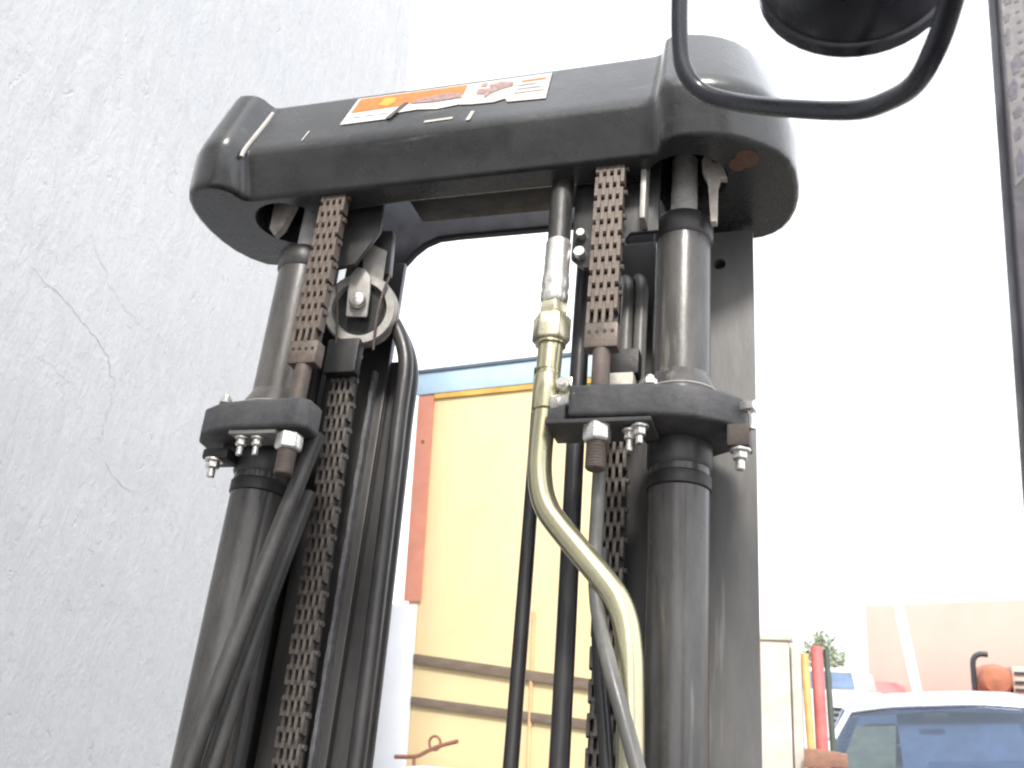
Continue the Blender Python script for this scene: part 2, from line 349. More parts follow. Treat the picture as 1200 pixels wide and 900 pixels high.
stand = tag(m.build('stand', M['whitepaint'], None, bev=.004), 'small white cabinet in front of the cream wall, partly hidden by the mast', 'cabinet')
stand.location = st.location; stand.rotation_euler.z = ang
rb = MB(); rb.tube([(.10, -.12, .985), (.17, -.12, .99), (.22, -.125, .997), (.27, -.13, 1.02), (.33, -.13, 1.045), (.42, -.135, 1.07)], .009, 8)
rb.tube([(.305+.028*math.cos(t*.55), -.13, 1.055+.028*math.sin(t*.55)) for t in range(12)], .006, 8)
rb.tube([(.2, -.12, .956), (.2, -.122, .995)], .008, 8)
o = tag(rb.build('bent_iron_rod', M['rust']), 'rusty bent iron rod with a small ring before the cream wall', 'iron rod'); o.location = st.location; o.rotation_euler.z = ang

# ------------------------------------------------------------------ far right: pillar, poles, beam, vehicles, peach building
gp = tag(empty('gate_pillar', (.2, 4.5, 0)), 'pale concrete gate pillar between the mast and the parked sedan', 'pillar')
m = MB(); m.prism([(-.1, 0), (.045, 0), (.045, .3), (-.1, .3)], 0, 1.575); m.build('pier', M['concrete'], gp, bev=.008)
m = MB(); m.box(.052, .098, .02, .26, 0, 1.55); m.build('jamb', M['concrete'], gp, bev=.006)
m = MB(); m.box(-.115, .06, -.012, .312, 1.577, 1.61); m.build('cap', M['concrete'], gp, bev=.006)
for nm, mt, p0, p1, p2, r, lb in (('painted_pole', 'yellow', (.385, 4.56, .02), (.335, 4.57, 1.0), (.315, 4.66, 1.52), .02, 'yellow pole leaning beside the concrete gate pillar'),
                              ('painted_pole', 'red', (.40, 4.62, .02), (.385, 4.63, 1.0), (.375, 4.7, 1.56), .032, 'red pole standing between the yellow and the dark pole'),
                              ('painted_pole', 'green', (.47, 4.64, .02), (.438, 4.65, 1.0), (.424, 4.72, 1.55), .016, 'thin dark green pole beside the red pole')):
    m = MB(); m.tube([p0, p1, p2], r, 12); tag(m.build(nm, M[mt]), lb, 'pole', 'painted poles leaning by the gate pillar')
m = MB(); m.slab([(.30, 4.40, .985), (.50, 4.42, 1.0), (.50, 4.42, 1.055), (.46, 4.415, 1.062), (.38, 4.41, 1.07), (.30, 4.40, 1.072)], (0, .07, 0)); m.box(.31, .34, 4.41, 4.46, 0, .986)
m.box(.45, .48, 4.425, 4.47, 0, .993)
tag(m.build('iron_barrier', M['beam'], bev=.006), 'rusty brown barrier rail beside the gate pillar', 'barrier')

def wheel(parent, x, y, r=.31):
    t = MB(); t.lathe([(r*.62, -.09), (r*.93, -.1), (r, -.07), (r, .07), (r*.93, .1), (r*.62, .09)], (x, y, r), (1, 0, 0), 24)
    w = t.build('wheel', M['tyre'], parent)
    h = MB(); h.lathe([(r*.3, -.085), (r*.6, -.08), (r*.6, .08), (r*.3, .085)], (x, y, r), (1, 0, 0), 18); h.build('rim', M['chrometrim'], w)
def loft(secs):                                    # secs: list of (y, [(x,z) half profile from bottom centre outwards to top centre])
    m = MB(); rings = []
    for y, half in secs: rings.append([(x, y, z) for x, z in half]+[(-x, y, z) for x, z in reversed(half)])
    n = len(rings[0]); vs = [p for r_ in rings for p in r_]
    fs = [(j*n+k, j*n+(k+1) % n, (j+1)*n+(k+1) % n, (j+1)*n+k) for j in range(len(rings)-1) for k in range(n)]
    m.add(vs, fs+[tuple(range(n-1, -1, -1)), tuple(range((len(rings)-1)*n, len(rings)*n))]); return m
def sedan(name, loc, rz, roll, paint, label, detailed=True):
    c = tag(empty(name, loc, rz), label, 'car'); c.rotation_euler.y = roll
    lower = lambda w, zb, zt: [(.0, zb), (w*.9, zb), (w, zb+.14), (w*1.0, zt-.16), (w*.955, zt-.03), (w*.80, zt), (.0, zt+.02)]
    m = loft([(-2.15, lower(.70, .32, .66)), (-2.05, lower(.78, .22, .74)), (-1.2, lower(.84, .18, .86)), (-.75, lower(.85, .18, .90)), (.2, lower(.85, .18, .92)), (1.35, lower(.85, .18, .93)), (2.0, lower(.80, .22, .90)), (2.2, lower(.74, .34, .80))])
    m.build('body', M[paint], c, bev=.02, seg=2, ang=25, sm=50)
    # roof shell on pillars: top rail of the windscreen at y -.12, rear at 1.0
    roof = []
    for y, w, z in ((-.12, .54, 1.285), (-.02, .575, 1.325), (.35, .60, 1.355), (.8, .585, 1.345), (1.05, .55, 1.30)):
        roof.append((y, [(0, z-.035), (w*.94, z-.06), (w, z-.045), (w*.985, z-.025), (w*.82, z), (w*.4, z+.018), (0, z+.022)]))
    loft(roof).build('roof', M[paint], c, sm=60)
    if not detailed: gl = M['black']
    gl = M['glass']
    A, B = (.535, -.125, 1.262), (.765, -.86, .885)
    for s in (1, -1):
        q = MB(); q.tube([(s*A[0], A[1], A[2]), (s*B[0], B[1], B[2])], .02, 10, mi=0); q.build('windscreen_pillar', M['chrometrim'], c)
        q = MB(); q.tube([(s*.56, .45, 1.30), (s*.79, .5, .92)], .03, 8); q.build('door_pillar', M[paint], c)
        q = MB(); q.tube([(s*.535, 1.03, 1.275), (s*.74, 1.5, .92)], .045, 8); q.build('rear_pillar', M[paint], c)
        q = MB(); q.add([(s*.555, -.09, 1.27), (s*.785, -.78, .9), (s*.80, .48, .92), (s*.575, .44, 1.3)], [(0, 1, 2, 3)]); q.build('side_window', gl, c)
        q = MB(); q.add([(s*.577, .46, 1.3), (s*.80, .52, .92), (s*.755, 1.45, .92), (s*.55, 1.0, 1.28)], [(0, 1, 2, 3)]); q.build('side_window', gl, c)
        q = MB(); q.lathe([(.03, 0), (.075, .01), (.085, .05), (.05, .1)], (s*.97, -.66, .95), (0, -1, 0), 14); q.build('door_mirror', M[paint], c)
        q = MB(); q.tube([(s*.82, -.6, .92), (s*.93, -.67, .945)], .014, 8); q.build('mirror_arm', M['black'], c)
        q = MB(); q.lathe([(.02, 0), (.085, .02), (.09, .06)], (s*.57, -2.12, .6), (0, -1, 0), 16); q.build('headlight', M['headlamp'], c)
        for y in (-1.35, 1.3): wheel(c, s*.76, y)
    q = MB(); q.add([(-.535+.01, -.118, 1.262), (.525, -.118, 1.262), (.27, -.15, 1.283), (-.27, -.15, 1.283), (-.755, -.85, .885), (.755, -.85, .885), (.38, -.93, .895), (-.38, -.93, .895)],
          [(0, 4, 7, 3), (3, 7, 6, 2), (2, 6, 5, 1)]); q.build('windscreen', gl, c)
    q = MB(); q.tube([(-.54, -.125, 1.262), (-.27, -.152, 1.288), (0, -.158, 1.292), (.27, -.152, 1.288), (.54, -.125, 1.262)], .014, 10); q.build('windscreen_trim', M['chrometrim'], c)
    q = MB(); q.add([(-.52, 1.04, 1.275), (.52, 1.04, 1.275), (.72, 1.55, .92), (-.72, 1.55, .92)], [(0, 1, 2, 3)]); q.build('rear_window', gl, c)
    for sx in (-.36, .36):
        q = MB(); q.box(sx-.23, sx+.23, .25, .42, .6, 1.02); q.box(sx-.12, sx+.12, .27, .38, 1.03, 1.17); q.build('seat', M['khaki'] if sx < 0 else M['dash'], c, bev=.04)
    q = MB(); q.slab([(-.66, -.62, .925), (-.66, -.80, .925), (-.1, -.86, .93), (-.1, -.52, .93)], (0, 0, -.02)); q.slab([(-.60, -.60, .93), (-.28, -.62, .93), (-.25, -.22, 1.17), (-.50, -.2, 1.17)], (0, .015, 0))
    q.build('green_reflection_panel', M['khaki'], c)  # added khaki panels standing in for greenery reflected in the windscreen
    q = MB(); q.slab([(-.09, -.86, .928), (.70, -.82, .925), (.70, -.4, .96), (-.09, -.4, .96)], (0, 0, -.06)); q.slab([(-.24, -.30, .9), (.68, -.30, .9), (.52, .05, 1.29), (-.24, .05, 1.31)], (0, .02, 0)); q.build('dash_and_reflection_slab', M['dash'], c)  # dash plus an added blue slab standing in for sky reflected in the glass
    q = MB(); q.box(-.075, .075, -.2, -.17, 1.20, 1.24); q.build('rear_view_mirror', M['black'], c, bev=.01)
    q = MB(); q.box(-.42, .42, -2.175, -2.13, .5, .66); q.build('grille', M['black'], c, bev=.01)
    q = MB(); q.box(-.76, .76, -2.25, -2.12, .34, .46); q.build('bumper', M['chrometrim'], c, bev=.03)
    return c
sedan('parked_car', (1.19, 6.55, 0), R(-4), R(-4.5), 'carpaint', 'pale blue sedan facing the forklift with bright windscreen trim')

v = tag(empty('parked_van', (.2, 11.2, 0), R(-6)), 'white van with a blue window band behind the gate poles', 'van')
m = MB(); m.box(-1.0, .62, 0, 3.6, .3, 1.36); m.build('body', M['vanpaint'], v, bev=.06, seg=3)
m = MB(); m.slab([(-.95, .05, 1.362), (.57, .05, 1.362), (.50, .3, 1.60), (-.88, .3, 1.60)], (0, 2.9, 0)); m.build('cab', M['vanpaint'], v, bev=.04)
m = MB(); m.add([(-.9, .055, 1.385), (.52, .055, 1.385), (.47, .255, 1.56), (-.85, .255, 1.56)], [(0, 1, 2, 3)]); m.build('windscreen', M['dash'], v)
for zz in (1.16, 1.10, 1.04):
    m = MB(); m.box(.28, .46, -.02, .01, zz-.018, zz+.018); m.build('vent_slat', M['black'], v)
for sx in (-.8, .42):
    for yy in (.7, 2.9): wheel(v, sx, yy, .33)
r_ = tag(empty('red_car', (.86, 13.2, 0)), 'small red car far behind the white van', 'car')
m = loft([(0, [(0, .2), (.7, .2), (.76, .5), (.72, .9), (0, .95)]), (.9, [(0, .2), (.72, .2), (.8, .6), (.75, 1.0), (0, 1.03)]), (3.4, [(0, .25), (.72, .25), (.78, .6), (.74, 1.0), (0, 1.02)])])
m.build('body', M['redcar'], r_, bev=.03, sm=50)
m = loft([(.9, [(0, 1.0), (.7, 1.0), (.6, 1.2), (.5, 1.22), (0, 1.24)]), (1.5, [(0, 1.0), (.72, 1.0), (.6, 1.46), (.5, 1.5), (0, 1.52)]), (2.9, [(0, 1.0), (.7, 1.0), (.58, 1.42), (.5, 1.46), (0, 1.48)])])
m.build('cabin', M['redcar'], r_, bev=.02, sm=50)
for sx in (-.66, .66):
    for yy in (.8, 2.7): wheel(r_, sx, yy, .3)

pang = math.atan2(13.6-16.2, 3.1-1.1)
pb = tag(empty('peach_building', (1.05, 16.4, 0), R(-38)), 'long low peach painted building beyond the parked sedan', 'building')
m = MB(); m.box(.0, 14, 0, 5, 0, 2.70); m.build('wall', M['peach'], pb, bev=.02)
m = MB(); m.tube([(1.78, 13.6, .0), (1.60, 14.0, 1.2), (1.41, 14.2, 2.6)], .062, 12)
tag(m.build('leaning_post', M['whitepaint']), 'white post leaning in front of the peach building', 'post')

om = tag(empty('orange_machine', (2.42, 13.3, 0)), 'orange machine with a dark hooked pipe beyond the sedan roof', 'machine')
m = MB(); m.lathe([(.02, -.3), (.15, -.28), (.19, -.2), (.205, 0), (.205, .5)], (0, 0, 1.56), (0, 1, 0), 20); m.build('engine_hood', M['orange'], om)
m = MB(); m.box(-.25, .35, -.2, .6, .35, 1.40); m.build('base', M['orange'], om, bev=.03)
m = MB(); m.tube([(-.24, -.1, 1.42), (-.24, -.1, 1.62), (-.23, -.1, 1.80), (-.16, -.1, 1.87), (-.06, -.1, 1.87)], .035, 10); m.build('exhaust_pipe', M['black'], om)
m = MB(); m.box(.2, .42, -.1, .4, 1.42, 1.74); sc = m.build('side_panel', M['peach'], om, bev=.01)
for zz in (1.46, 1.55, 1.66):
    m = MB(); m.box(.22, .42, -.125, -.102, zz-.017, zz+.017); m.build('vent_slat', M['black'], om)
for sx in (-.2, .3):
    wheel(om, sx, .2, .3)

# small tree far behind the poles
tr = tag(empty('small_tree', (.36, 17.5, 0)), 'small green tree top far behind the gate poles', 'tree')
m = MB(); m.tube([(0, 0, 0), (.03, 0, 1.0), (-.02, .02, 1.7), (.02, 0, 2.2)], lambda t: .06*(1-t*.75), 10)
for k in range(7):
    a = k*2.4; m.tube([(0, 0, 1.5+k*.08), (.15*math.cos(a), .15*math.sin(a), 1.7+k*.08), (.3*math.cos(a), .3*math.sin(a), 1.8+k*.09)], .015, 6)
m.build('trunk', M['bark'], tr)
m = MB(); rnd = random.Random(3)
for k in range(1300):
    cl = rnd.choice([(0, 0, 2.12, .2), (.2, 0, 1.98, .2), (-.2, .1, 1.95, .2), (.05, -.2, 1.85, .22), (.3, .1, 1.8, .18), (-.28, -.05, 1.75, .2), (.0, .2, 2.2, .14)])
    p = Vector((rnd.gauss(0, 1), rnd.gauss(0, 1), rnd.gauss(0, 1))).normalized()*cl[3]*1.2*rnd.random()**.6+Vector(cl[:3])
    u = Vector((rnd.gauss(0, 1), rnd.gauss(0, 1), rnd.gauss(0, 1))).normalized(); w_ = u.orthogonal().normalized(); L = .018+rnd.random()*.026
    m.add([p-u*L, p+w_*L*.45, p+u*L, p-w_*L*.45], [(0, 1, 2, 3)])
m.build('crown', M['leaf'], tr)

# ------------------------------------------------------------------ the forklift: every mast part is built in the mast's own axes
FK = tag(empty('forklift', (0, .1, 0)), 'black forklift mast seen from the driver side, beside the white stucco wall', 'forklift')
PV = Vector((0, .1, -1.6)); TILT = R(-9)
FRAME = []
def part(mb, name, mats, **k):                     # mast part: mesh in mast coordinates, tilted forward with the mast
    mb.v = [(x-PV.x, y-PV.y, z-PV.z) for x, y, z in mb.v]
    o = mb.build(name, mats, FK, **k); o.location = (0, 0, .08); o.rotation_euler.x = TILT; return o
def sub(mb, name, mats, parent, **k):
    mb.v = [(x-PV.x, y-PV.y, z-PV.z) for x, y, z in mb.v]
    return mb.build(name, mats, parent, **k)

# crosshead: one cast beam with a swollen block at each end
CP = [  # crease x, y, top x, y  (outline seen from above, anticlockwise)
 (-.318, -.105, -.318, -.062), (-.30, -.105, -.30, -.062), (.22, -.105, .22, -.062), (.243, -.106, .243, -.063), (.250, -.112, .250, -.070), (.254, -.128, .254, -.088), (.266, -.135, .264, -.094),
 (.30, -.134, .296, -.092), (.345, -.122, .334, -.076), (.385, -.088, .362, -.046), (.408, -.03, .382, .01), (.413, .03, .390, .05), (.405, .078, .388, .085), (.385, .112, .376, .108), (.352, .127, .35, .122),
 (.245, .127, .245, .122), (.232, .0, .232, .0), (.215, -.036, .215, -.036), (-.215, -.036, -.215, -.036), (-.235, .0, -.235, .0), (-.25, .098, -.25, .095),
 (-.37, .096, -.362, .09), (-.408, .055, -.396, .05), (-.422, .0, -.404, .0), (-.420, -.06, -.399, -.038), (-.405, -.103, -.387, -.074), (-.372, -.131, -.364, -.097), (-.345, -.135, -.344, -.096), (-.330, -.128, -.330, -.088), (-.324, -.110, -.324, -.068)]
def chaikin(P):
    Q = []
    for i in range(len(P)):
        p, q = P[i], P[(i+1) % len(P)]
        Q += [tuple(.75*a_+.25*b_ for a_, b_ in zip(p, q)), tuple(.25*a_+.75*b_ for a_, b_ in zip(p, q))]
    return Q
CP = chaikin(CP[:15])[:-1]+chaikin(CP)[29:] if False else chaikin(CP); n_ = len(CP)
ring = [(p[0], p[1]) for p in CP]; topr = [(p[2], p[3]) for p in CP]
def offset(rg, d_):
    out = []
    for i, (x, y) in enumerate(rg):
        a_, b_ = Vector(rg[i-1]), Vector(rg[(i+1) % n_]); d1 = (b_-a_).normalized()
        out.append((x-d1.y*d_, y+d1.x*d_))
    return out
lerp = lambda t: [(a_[0]+(b_[0]-a_[0])*t, a_[1]+(b_[1]-a_[1])*t) for a_, b_ in zip(ring, topr)]
low = [(x, y+.034*min(1., max(0., (-.03-y)/.07))*.7*(1 if x > -.33 else max(.12, 1-(-.33-x)/.07))) for x, y in ring]
mid = lambda t: [(a_[0]+(b_[0]-a_[0])*t, a_[1]+(b_[1]-a_[1])*t) for a_, b_ in zip(low, ring)]
LV = [(offset(low, .007), .2700), (offset(low, .003), .2718), (offset(low, .0006), .2765), (mid(.06), .2825), (mid(.93), .3245),
      (offset(ring, .0005), .3315), (lerp(.055), .3405), (lerp(.11), .348), (lerp(.955), .4405), (lerp(.99), .4445), (offset(lerp(1), .0025), .446)]
m = MB(); vs = [(x, y, z) for rg, z in LV for x, y in rg]
fs = [(j*n_+k, j*n_+(k+1) % n_, (j+1)*n_+(k+1) % n_, (j+1)*n_+k) for j in range(len(LV)-1) for k in range(n_)]
m.add(vs, fs)
def fill(outline, holes, z, flip):                 # flat cap with round recesses
    b_ = bmesh.new(); es = []
    for ps in [outline]+[[(cx+r_*math.cos(2*math.pi*k/24), cy+r_*math.sin(2*math.pi*k/24)) for k in range(24)] for cx, cy, r_ in holes]:
        vv = [b_.verts.new((x, y, z)) for x, y in ps]
        for i in range(len(vv)): es.append(b_.edges.new((vv[i], vv[(i+1) % len(vv)])))
    bmesh.ops.triangle_fill(b_, edges=es, use_beauty=True)
    b_.verts.index_update(); V_ = [v.co[:] for v in b_.verts]
    F_ = []
    for f_ in b_.faces:
        idx = [v.index for v in f_.verts]; f_.normal_update()
        F_.append(tuple(idx if (f_.normal.z > 0) != flip else idx[::-1]))
    b_.free(); m.add(V_, F_)
REC = [(.276, -.024, .052), (-.286, -.016, .050)]
fill(LV[0][0], REC, .27, True); fill(LV[-1][0], [], LV[-1][1], False)
for cx, cy, r_ in REC: m.lathe([(r_, .27), (r_, .336), (.001, .337)], (cx, cy, 0), n=24, cap=False)
CH = part(m, 'crosshead', M['paint'], sm=45)
m = MB(); m.box(-.105, .12, -.034, .035, .285, .41); sub(m, 'back_plate', M['deep'], CH, bev=.006)
m = MB(); m.slab([(.134, -.028, .165), (.150, -.028, .150), (.175, -.028, .150), (.208, -.028, .196), (.243, -.028, .196), (.243, -.028, .32), (.134, -.028, .32)], (0, .008, 0)); sub(m, 'chain_bracket', M['railpaint'], CH, bev=.002)
m = MB(); m.box(.2235, .2305, -.055, -.0285, .198, .318); sub(m, 'bracket_rib', M['plate'], CH, bev=.002)
m = MB(); m.slab([(-.236, -.02, .18), (-.170, -.02, .19), (-.142, -.02, .24), (-.142, -.02, .32), (-.236, -.02, .32)], (0, .008, 0)); sub(m, 'chain_bracket', M['railpaint'], CH, bev=.002)
m = MB(); m.box(-.2175, -.2115, -.05, -.0205, .218, .318); sub(m, 'bracket_rib', M['railpaint'], CH, bev=.002)
m = MB(); m.tube([(-.321, -.112, .318), (-.3205, -.108, .336), (-.320, -.085, .39), (-.320, -.068, .43)], .0035, 8); sub(m, 'weld_bead', M['plate'], CH)
# warning decal printed flat on the sloped front face
P0, U, Vv = Vector((0, -.1045, .3365)), Vector((1, 0, 0)), Vector((0, .0425, .1085)).normalized()
NRM = Vector((0, -.93, .365)).normalized()
def dec(pts, lift): return [P0+U*u+Vv*v_+NRM*lift for u, v_ in pts]
m = MB()
def flat(pts, lift, mi): q = dec(pts, lift); m.add(q, [tuple(range(len(q)))], mi)
flat([(-.19, .036), (-.115, .036), (-.112, .05), (-.08, .052), (-.05, .046), (-.02, .051), (-.02, .108), (-.185, .108)], .0016, 0)
flat([(-.0195, .05), (.0, .046), (.03, .044), (.045, .05), (.05, .04), (.103, .036), (.1, .108), (-.0195, .108)], .0016, 1)
flat([(-.183, .066), (-.112, .068), (-.06, .082), (-.02, .078), (-.02, .105), (-.18, .105)], .0022, 2)
flat([(-.145, .078), (-.13, .072), (-.12, .08), (-.122, .094), (-.14, .097)], .0027, 3)
flat([(-.095, .07), (-.06, .066), (-.02, .068), (-.022, .08), (-.05, .087), (-.085, .08)], .0027, 4)
for a in ([(0, .074), (.012, .070), (.015, .058), (.022, .07), (.034, .078), (.05, .084), (.048, .096), (.03, .1), (.014, .094), (.02, .085), (.0, .086)], [(.002, .094), (.01, .092), (.011, .101), (.003, .103)]): flat(a, .0024, 4)
for k, (u0, u1) in enumerate(((.056, .096), (.058, .09), (.056, .082), (.06, .094))): flat([(u0, .06+k*.0105), (u1, .06+k*.0105), (u1, .0635+k*.0105), (u0, .0635+k*.0105)], .0024, 5 if k != 3 else 2)
for k in range(3): flat([(-.176+k*.02, .05), (-.163+k*.02, .05), (-.163+k*.02, .0535), (-.176+k*.02, .0535)], .0024, 5)
flat([(-.122, .034), (-.114, .034), (-.098, .074), (-.104, .076)], .0032, 6)
flat([(-.06, .012), (-.02, .013), (-.02, .018), (-.06, .017)], .0012, 1)
flat([(-.238, .005), (-.2365, .005), (-.234, .03), (-.236, .03)], .0012, 0)
flat([(.0, .004), (.006, .004), (.008, .026), (.003, .028)], .0012, 1)
wd = sub(m, 'warning_decal', [M['d_white'], M['d_cream'], M['d_orange'], M['d_yellow'], M['d_dark'], M['d_grey'], M['d_scratch']], CH)
tag(wd, 'scratched white and orange warning decal')
# faded round mark on the dark lower face of the bigger end block
m = MB()
for cx, cy, rx, ry in ((.352, -.055, .014, .018), (.340, -.046, .010, .013)):
    m.add([(cx+rx*math.cos(-t*math.pi/8), cy+ry*math.sin(-t*math.pi/8), .2694-.0003*(cx < .346)) for t in range(16)], [tuple(range(16))])
sub(m, 'faded_sticker', M['faded'], CH)

# far tie bar with filleted ends
half = [(-.255, .19), (-.222, .19), (-.205, .228), (-.196, .247), (-.176, .280), (-.158, .304), (-.142, .318), (-.122, .326), (-.09, .3275)]
arch = half+[(-x, z) for x, z in half[::-1]]+[(.255, .405), (-.255, .405)]
m = MB(); m.slab([(x, .13, z) for x, z in arch], (0, .016, 0)); tb = part(m, 'tie_bar', M['darkpaint'], bev=.004, seg=3)
m = MB(); m.tube([(-.25, .15, .395), (.25, .15, .395)], .014, 16, smooth=False); sub(m, 'top_tube', M['darkpaint'], tb)

# mast rails: outer channels with an open side facing inwards, inner flanged rails
for s in (-1, 1):
    X = lambda a: s*a
    poly = [(X(.349), .085, -1.6), (X(.262), .085, -1.6), (X(.262), .085, .262), (X(.349), .085, .262)]
    m = holed_plate(poly, [((X(.306), .085, .212), .008)], (0, .014, 0))
    m.box(min(X(.322), X(.336)), max(X(.322), X(.336)), .0995, .26, -1.6, .262); m.box(min(X(.262), X(.3215)), max(X(.262), X(.3215)), .245, .2598, -1.6, .262)
    rl = part(m, 'outer_mast_rail', M['railgrey'])
    k = MB(); k.cyl((X(.306), .1, .212), (X(.306), .106, .212), .014, 14); sub(k, 'bolt_hole_backing', M['deep'], rl)
    m = MB(); a, b = sorted((X(.158), X(.255))); m.box(a, b, .105, .117, -1.6, .27); a, b = sorted((X(.242), X(.255))); m.box(a, b, .1172, .235, -1.6, .27); a, b = sorted((X(.205), X(.255))); m.box(a, b, .2352, .25, -1.6, .1)
    part(m, 'inner_mast_rail', M['innerrail'], bev=.003)
    a, b = sorted((X(.1705), X(.1775)))
    if s < 0:
        m = MB(); rnd = random.Random(5); Z = [.085-.012*k for k in range(95)]; vs = []
        for z in Z:
            w1, w2 = rnd.uniform(0, .0016), rnd.uniform(0, .0016)
            vs += [(a+w1, .094, z), (b-w2, .094, z), (b, .1045, z), (a, .1045, z)]
        n = len(Z); m.add(vs, [(i*4+k, i*4+(k+1) % 4, i*4+4+(k+1) % 4, i*4+4+k) for i in range(n-1) for k in range(4)]+[(3, 2, 1, 0), (n*4-4, n*4-3, n*4-2, n*4-1)])
        part(m, 'guide_strip', M['strip'])

m = MB(); m.box(-.175, -.127, .118, .128, -1.6, .11); m.box(-.175, -.169, .1285, .19, -1.6, .11); part(m, 'hose_backing', M['railpaint'], bev=.002)

# lift cylinders
for s in (-1, 1):
    x = s*.268; y = .015
    m = MB(); m.lathe([(.0345, -1.5), (.0345, -.135), (.0345, -.125), (.0345, .20), (.0345, .205)], (x, y, 0), n=40); cy = part(m, 'lift_cylinder', M['cylpaint'])
    m = MB(); m.lathe([(.0347, .2), (.0372, .204), (.0372, .228), (.035, .232), (.018, .233)], (x, y, 0), n=36); sub(m, 'gland', M['railpaint'], cy)
    m = MB(); m.lathe([(.0170, .231), (.0170, .330)], (x, y, 0), n=24); sub(m, 'piston_rod', M['chrome'], cy)
    m = MB(); m.lathe([(.0346, .012), (.037, .006), (.042, -.004), (.047, -.022), (.048, -.04)], (x, y, 0), n=40); sub(m, 'collar', M['cylpaint'], cy)
    m = MB(); m.tube([(x+.0445*math.cos(t*math.pi/20), y+.0445*math.sin(t*math.pi/20), -.012) for t in range(41)], .0013, 6, smooth=False); sub(m, 'retaining_ring', M['plate'], cy)
    m = MB(); m.lathe([(.0346, -.112), (.0365, -.114), (.0365, -.128), (.0346, -.130)], (x, y, 0), n=40); sub(m, 'lower_ring', M['deep'], cy)
    m = MB(); m.lathe([(.0346, -.072), (.037, -.074), (.037, -.100), (.0348, -.104)], (x, y, 0), n=36); sub(m, 'seal_band', M['railpaint'], cy)
    if s > 0: pts = [(.3055, .208), (.3125, .208), (.3135, .262), (.317, .274), (.3255, .272), (.319, .298), (.315, .309), (.307, .314), (.298, .311), (.294, .301), (.295, .285), (.302, .268)]; hole = ((.3105, -.02, .299), .0042)
    else: pts = [(-.316, .262), (-.306, .250), (-.296, .262), (-.284, .300), (-.282, .334), (-.318, .334)]; hole = ((-.297, -.02, .308), .0035)
    pts = pts
    m = holed_plate([(px, -.02, pz) for px, pz in pts], [hole], (0, .012, 0))
    part(m, 'rod_bracket', M['ear'])

# leaf chains: each row of plates is an object of its own
PITCH = .018
def link_mesh(width, name, mt, end, slots=8):
    m = MB(); sw = width/slots; hl, hd = PITCH*.5+.0066, .0072
    e = PITCH*.5+end
    prof = [(-hd, e-.0022), (-hd+.0022, e), (hd-.0022, e), (hd, e-.0022)]
    prof = prof+[(-u, -v_) for u, v_ in prof]
    for k in range(0, slots, 2):
        x0 = -width/2+k*sw+sw*.03; x1 = x0+sw*.94
        m.slab([(x0, u, v_) for u, v_ in prof], (x1-x0, 0, 0))
    m.lathe([(.0036, -width/2+.0004), (.0036, width/2-.0004)], (0, 0, PITCH*.5), (1, 0, 0), 8)
    return m.mesh(name, mt, sm=30)
LM = {'f': link_mesh(.036, 'chain_link', M['chain'], .0069), 'r': link_mesh(.034, 'chain_link', M['chaindark'], .0040)}
def chain(name, key, x, y0, z0, y1, z1, core, extra=None):
    p0, p1 = Vector((x, y0, z0)), Vector((x, y1, z1)); L = (p1-p0).length; n = int(L/PITCH); d = (p0-p1).normalized()
    m = MB(); w_ = .015
    dd = Vector((0, d.z, -d.y))
    a, b = p0-dd*-.003, p1-dd*-.003
    m.slab([(x-w_, a.y, a.z), (x-w_, b.y, b.z), (x+w_, b.y, b.z), (x+w_, a.y, a.z)], (0, .004, 0))
    ch = part(m, name, core)
    tilt = math.atan2(-(d.y), d.z)
    rnd = random.Random(int(abs(x)*1000)+int(z0*100))
    for i in range(n):
        c = p0-d*(PITCH*(i+.5))-PV
        o = link('chain_link', LM[key], ch); o.location = (c.x+(.0022 if i % 2 else -.0022)+rnd.uniform(-.0003, .0003), c.y, c.z); o.rotation_euler = (tilt, rnd.uniform(-.008, .008), 0)
    return ch
for s in (-1, 1):
    ch = chain('lift_chain', 'f', s*.19, -.062, .285, -.065, .048, M['deep'])
    x, y = s*.189, -.065
    m = MB(); m.box(x-.0195, x+.0195, y-.0105, y+.0105, .013, .045)
    an = sub(m, 'chain_anchor', M['chain'], ch, bev=.003)
    m = MB()
    for k in range(4): m.cyl((x-.0135+k*.009, y-.0098, .033), (x-.0135+k*.009, y-.0112, .033), .0022, 8)
    sub(m, 'pin_hole', M['deep'], ch)
    m = MB(); m.cyl((x, y, .0128), (x, y, -.045), .0105, 18); sub(m, 'anchor_rod', M['rodbrown'], ch)
    m = MB(); m.hexnut((x, y, -.078), (x, y, -.100), .0165, ph=.3); sub(m, 'anchor_nut', M['zinc'], ch, bev=.0012)
    m = MB(); m.cyl((x, y, -.0995), (x, y, -.131), .0112, 18, ch=.0015)
    for k in range(8): m.lathe([(.0106, 0), (.0117, .0016), (.0106, .0032)], (x, y, -.129+k*.0035), (0, 0, 1), 18, cap=False)
    sub(m, 'threaded_end', M['rodbrown'], ch)
    if s < 0: chain('lift_chain', 'r', -.19, .045, .10, .088, -.72, M['deep'])
    else: chain('lift_chain', 'r', .184, .058, -.045, .088, -.72, M['deep'])

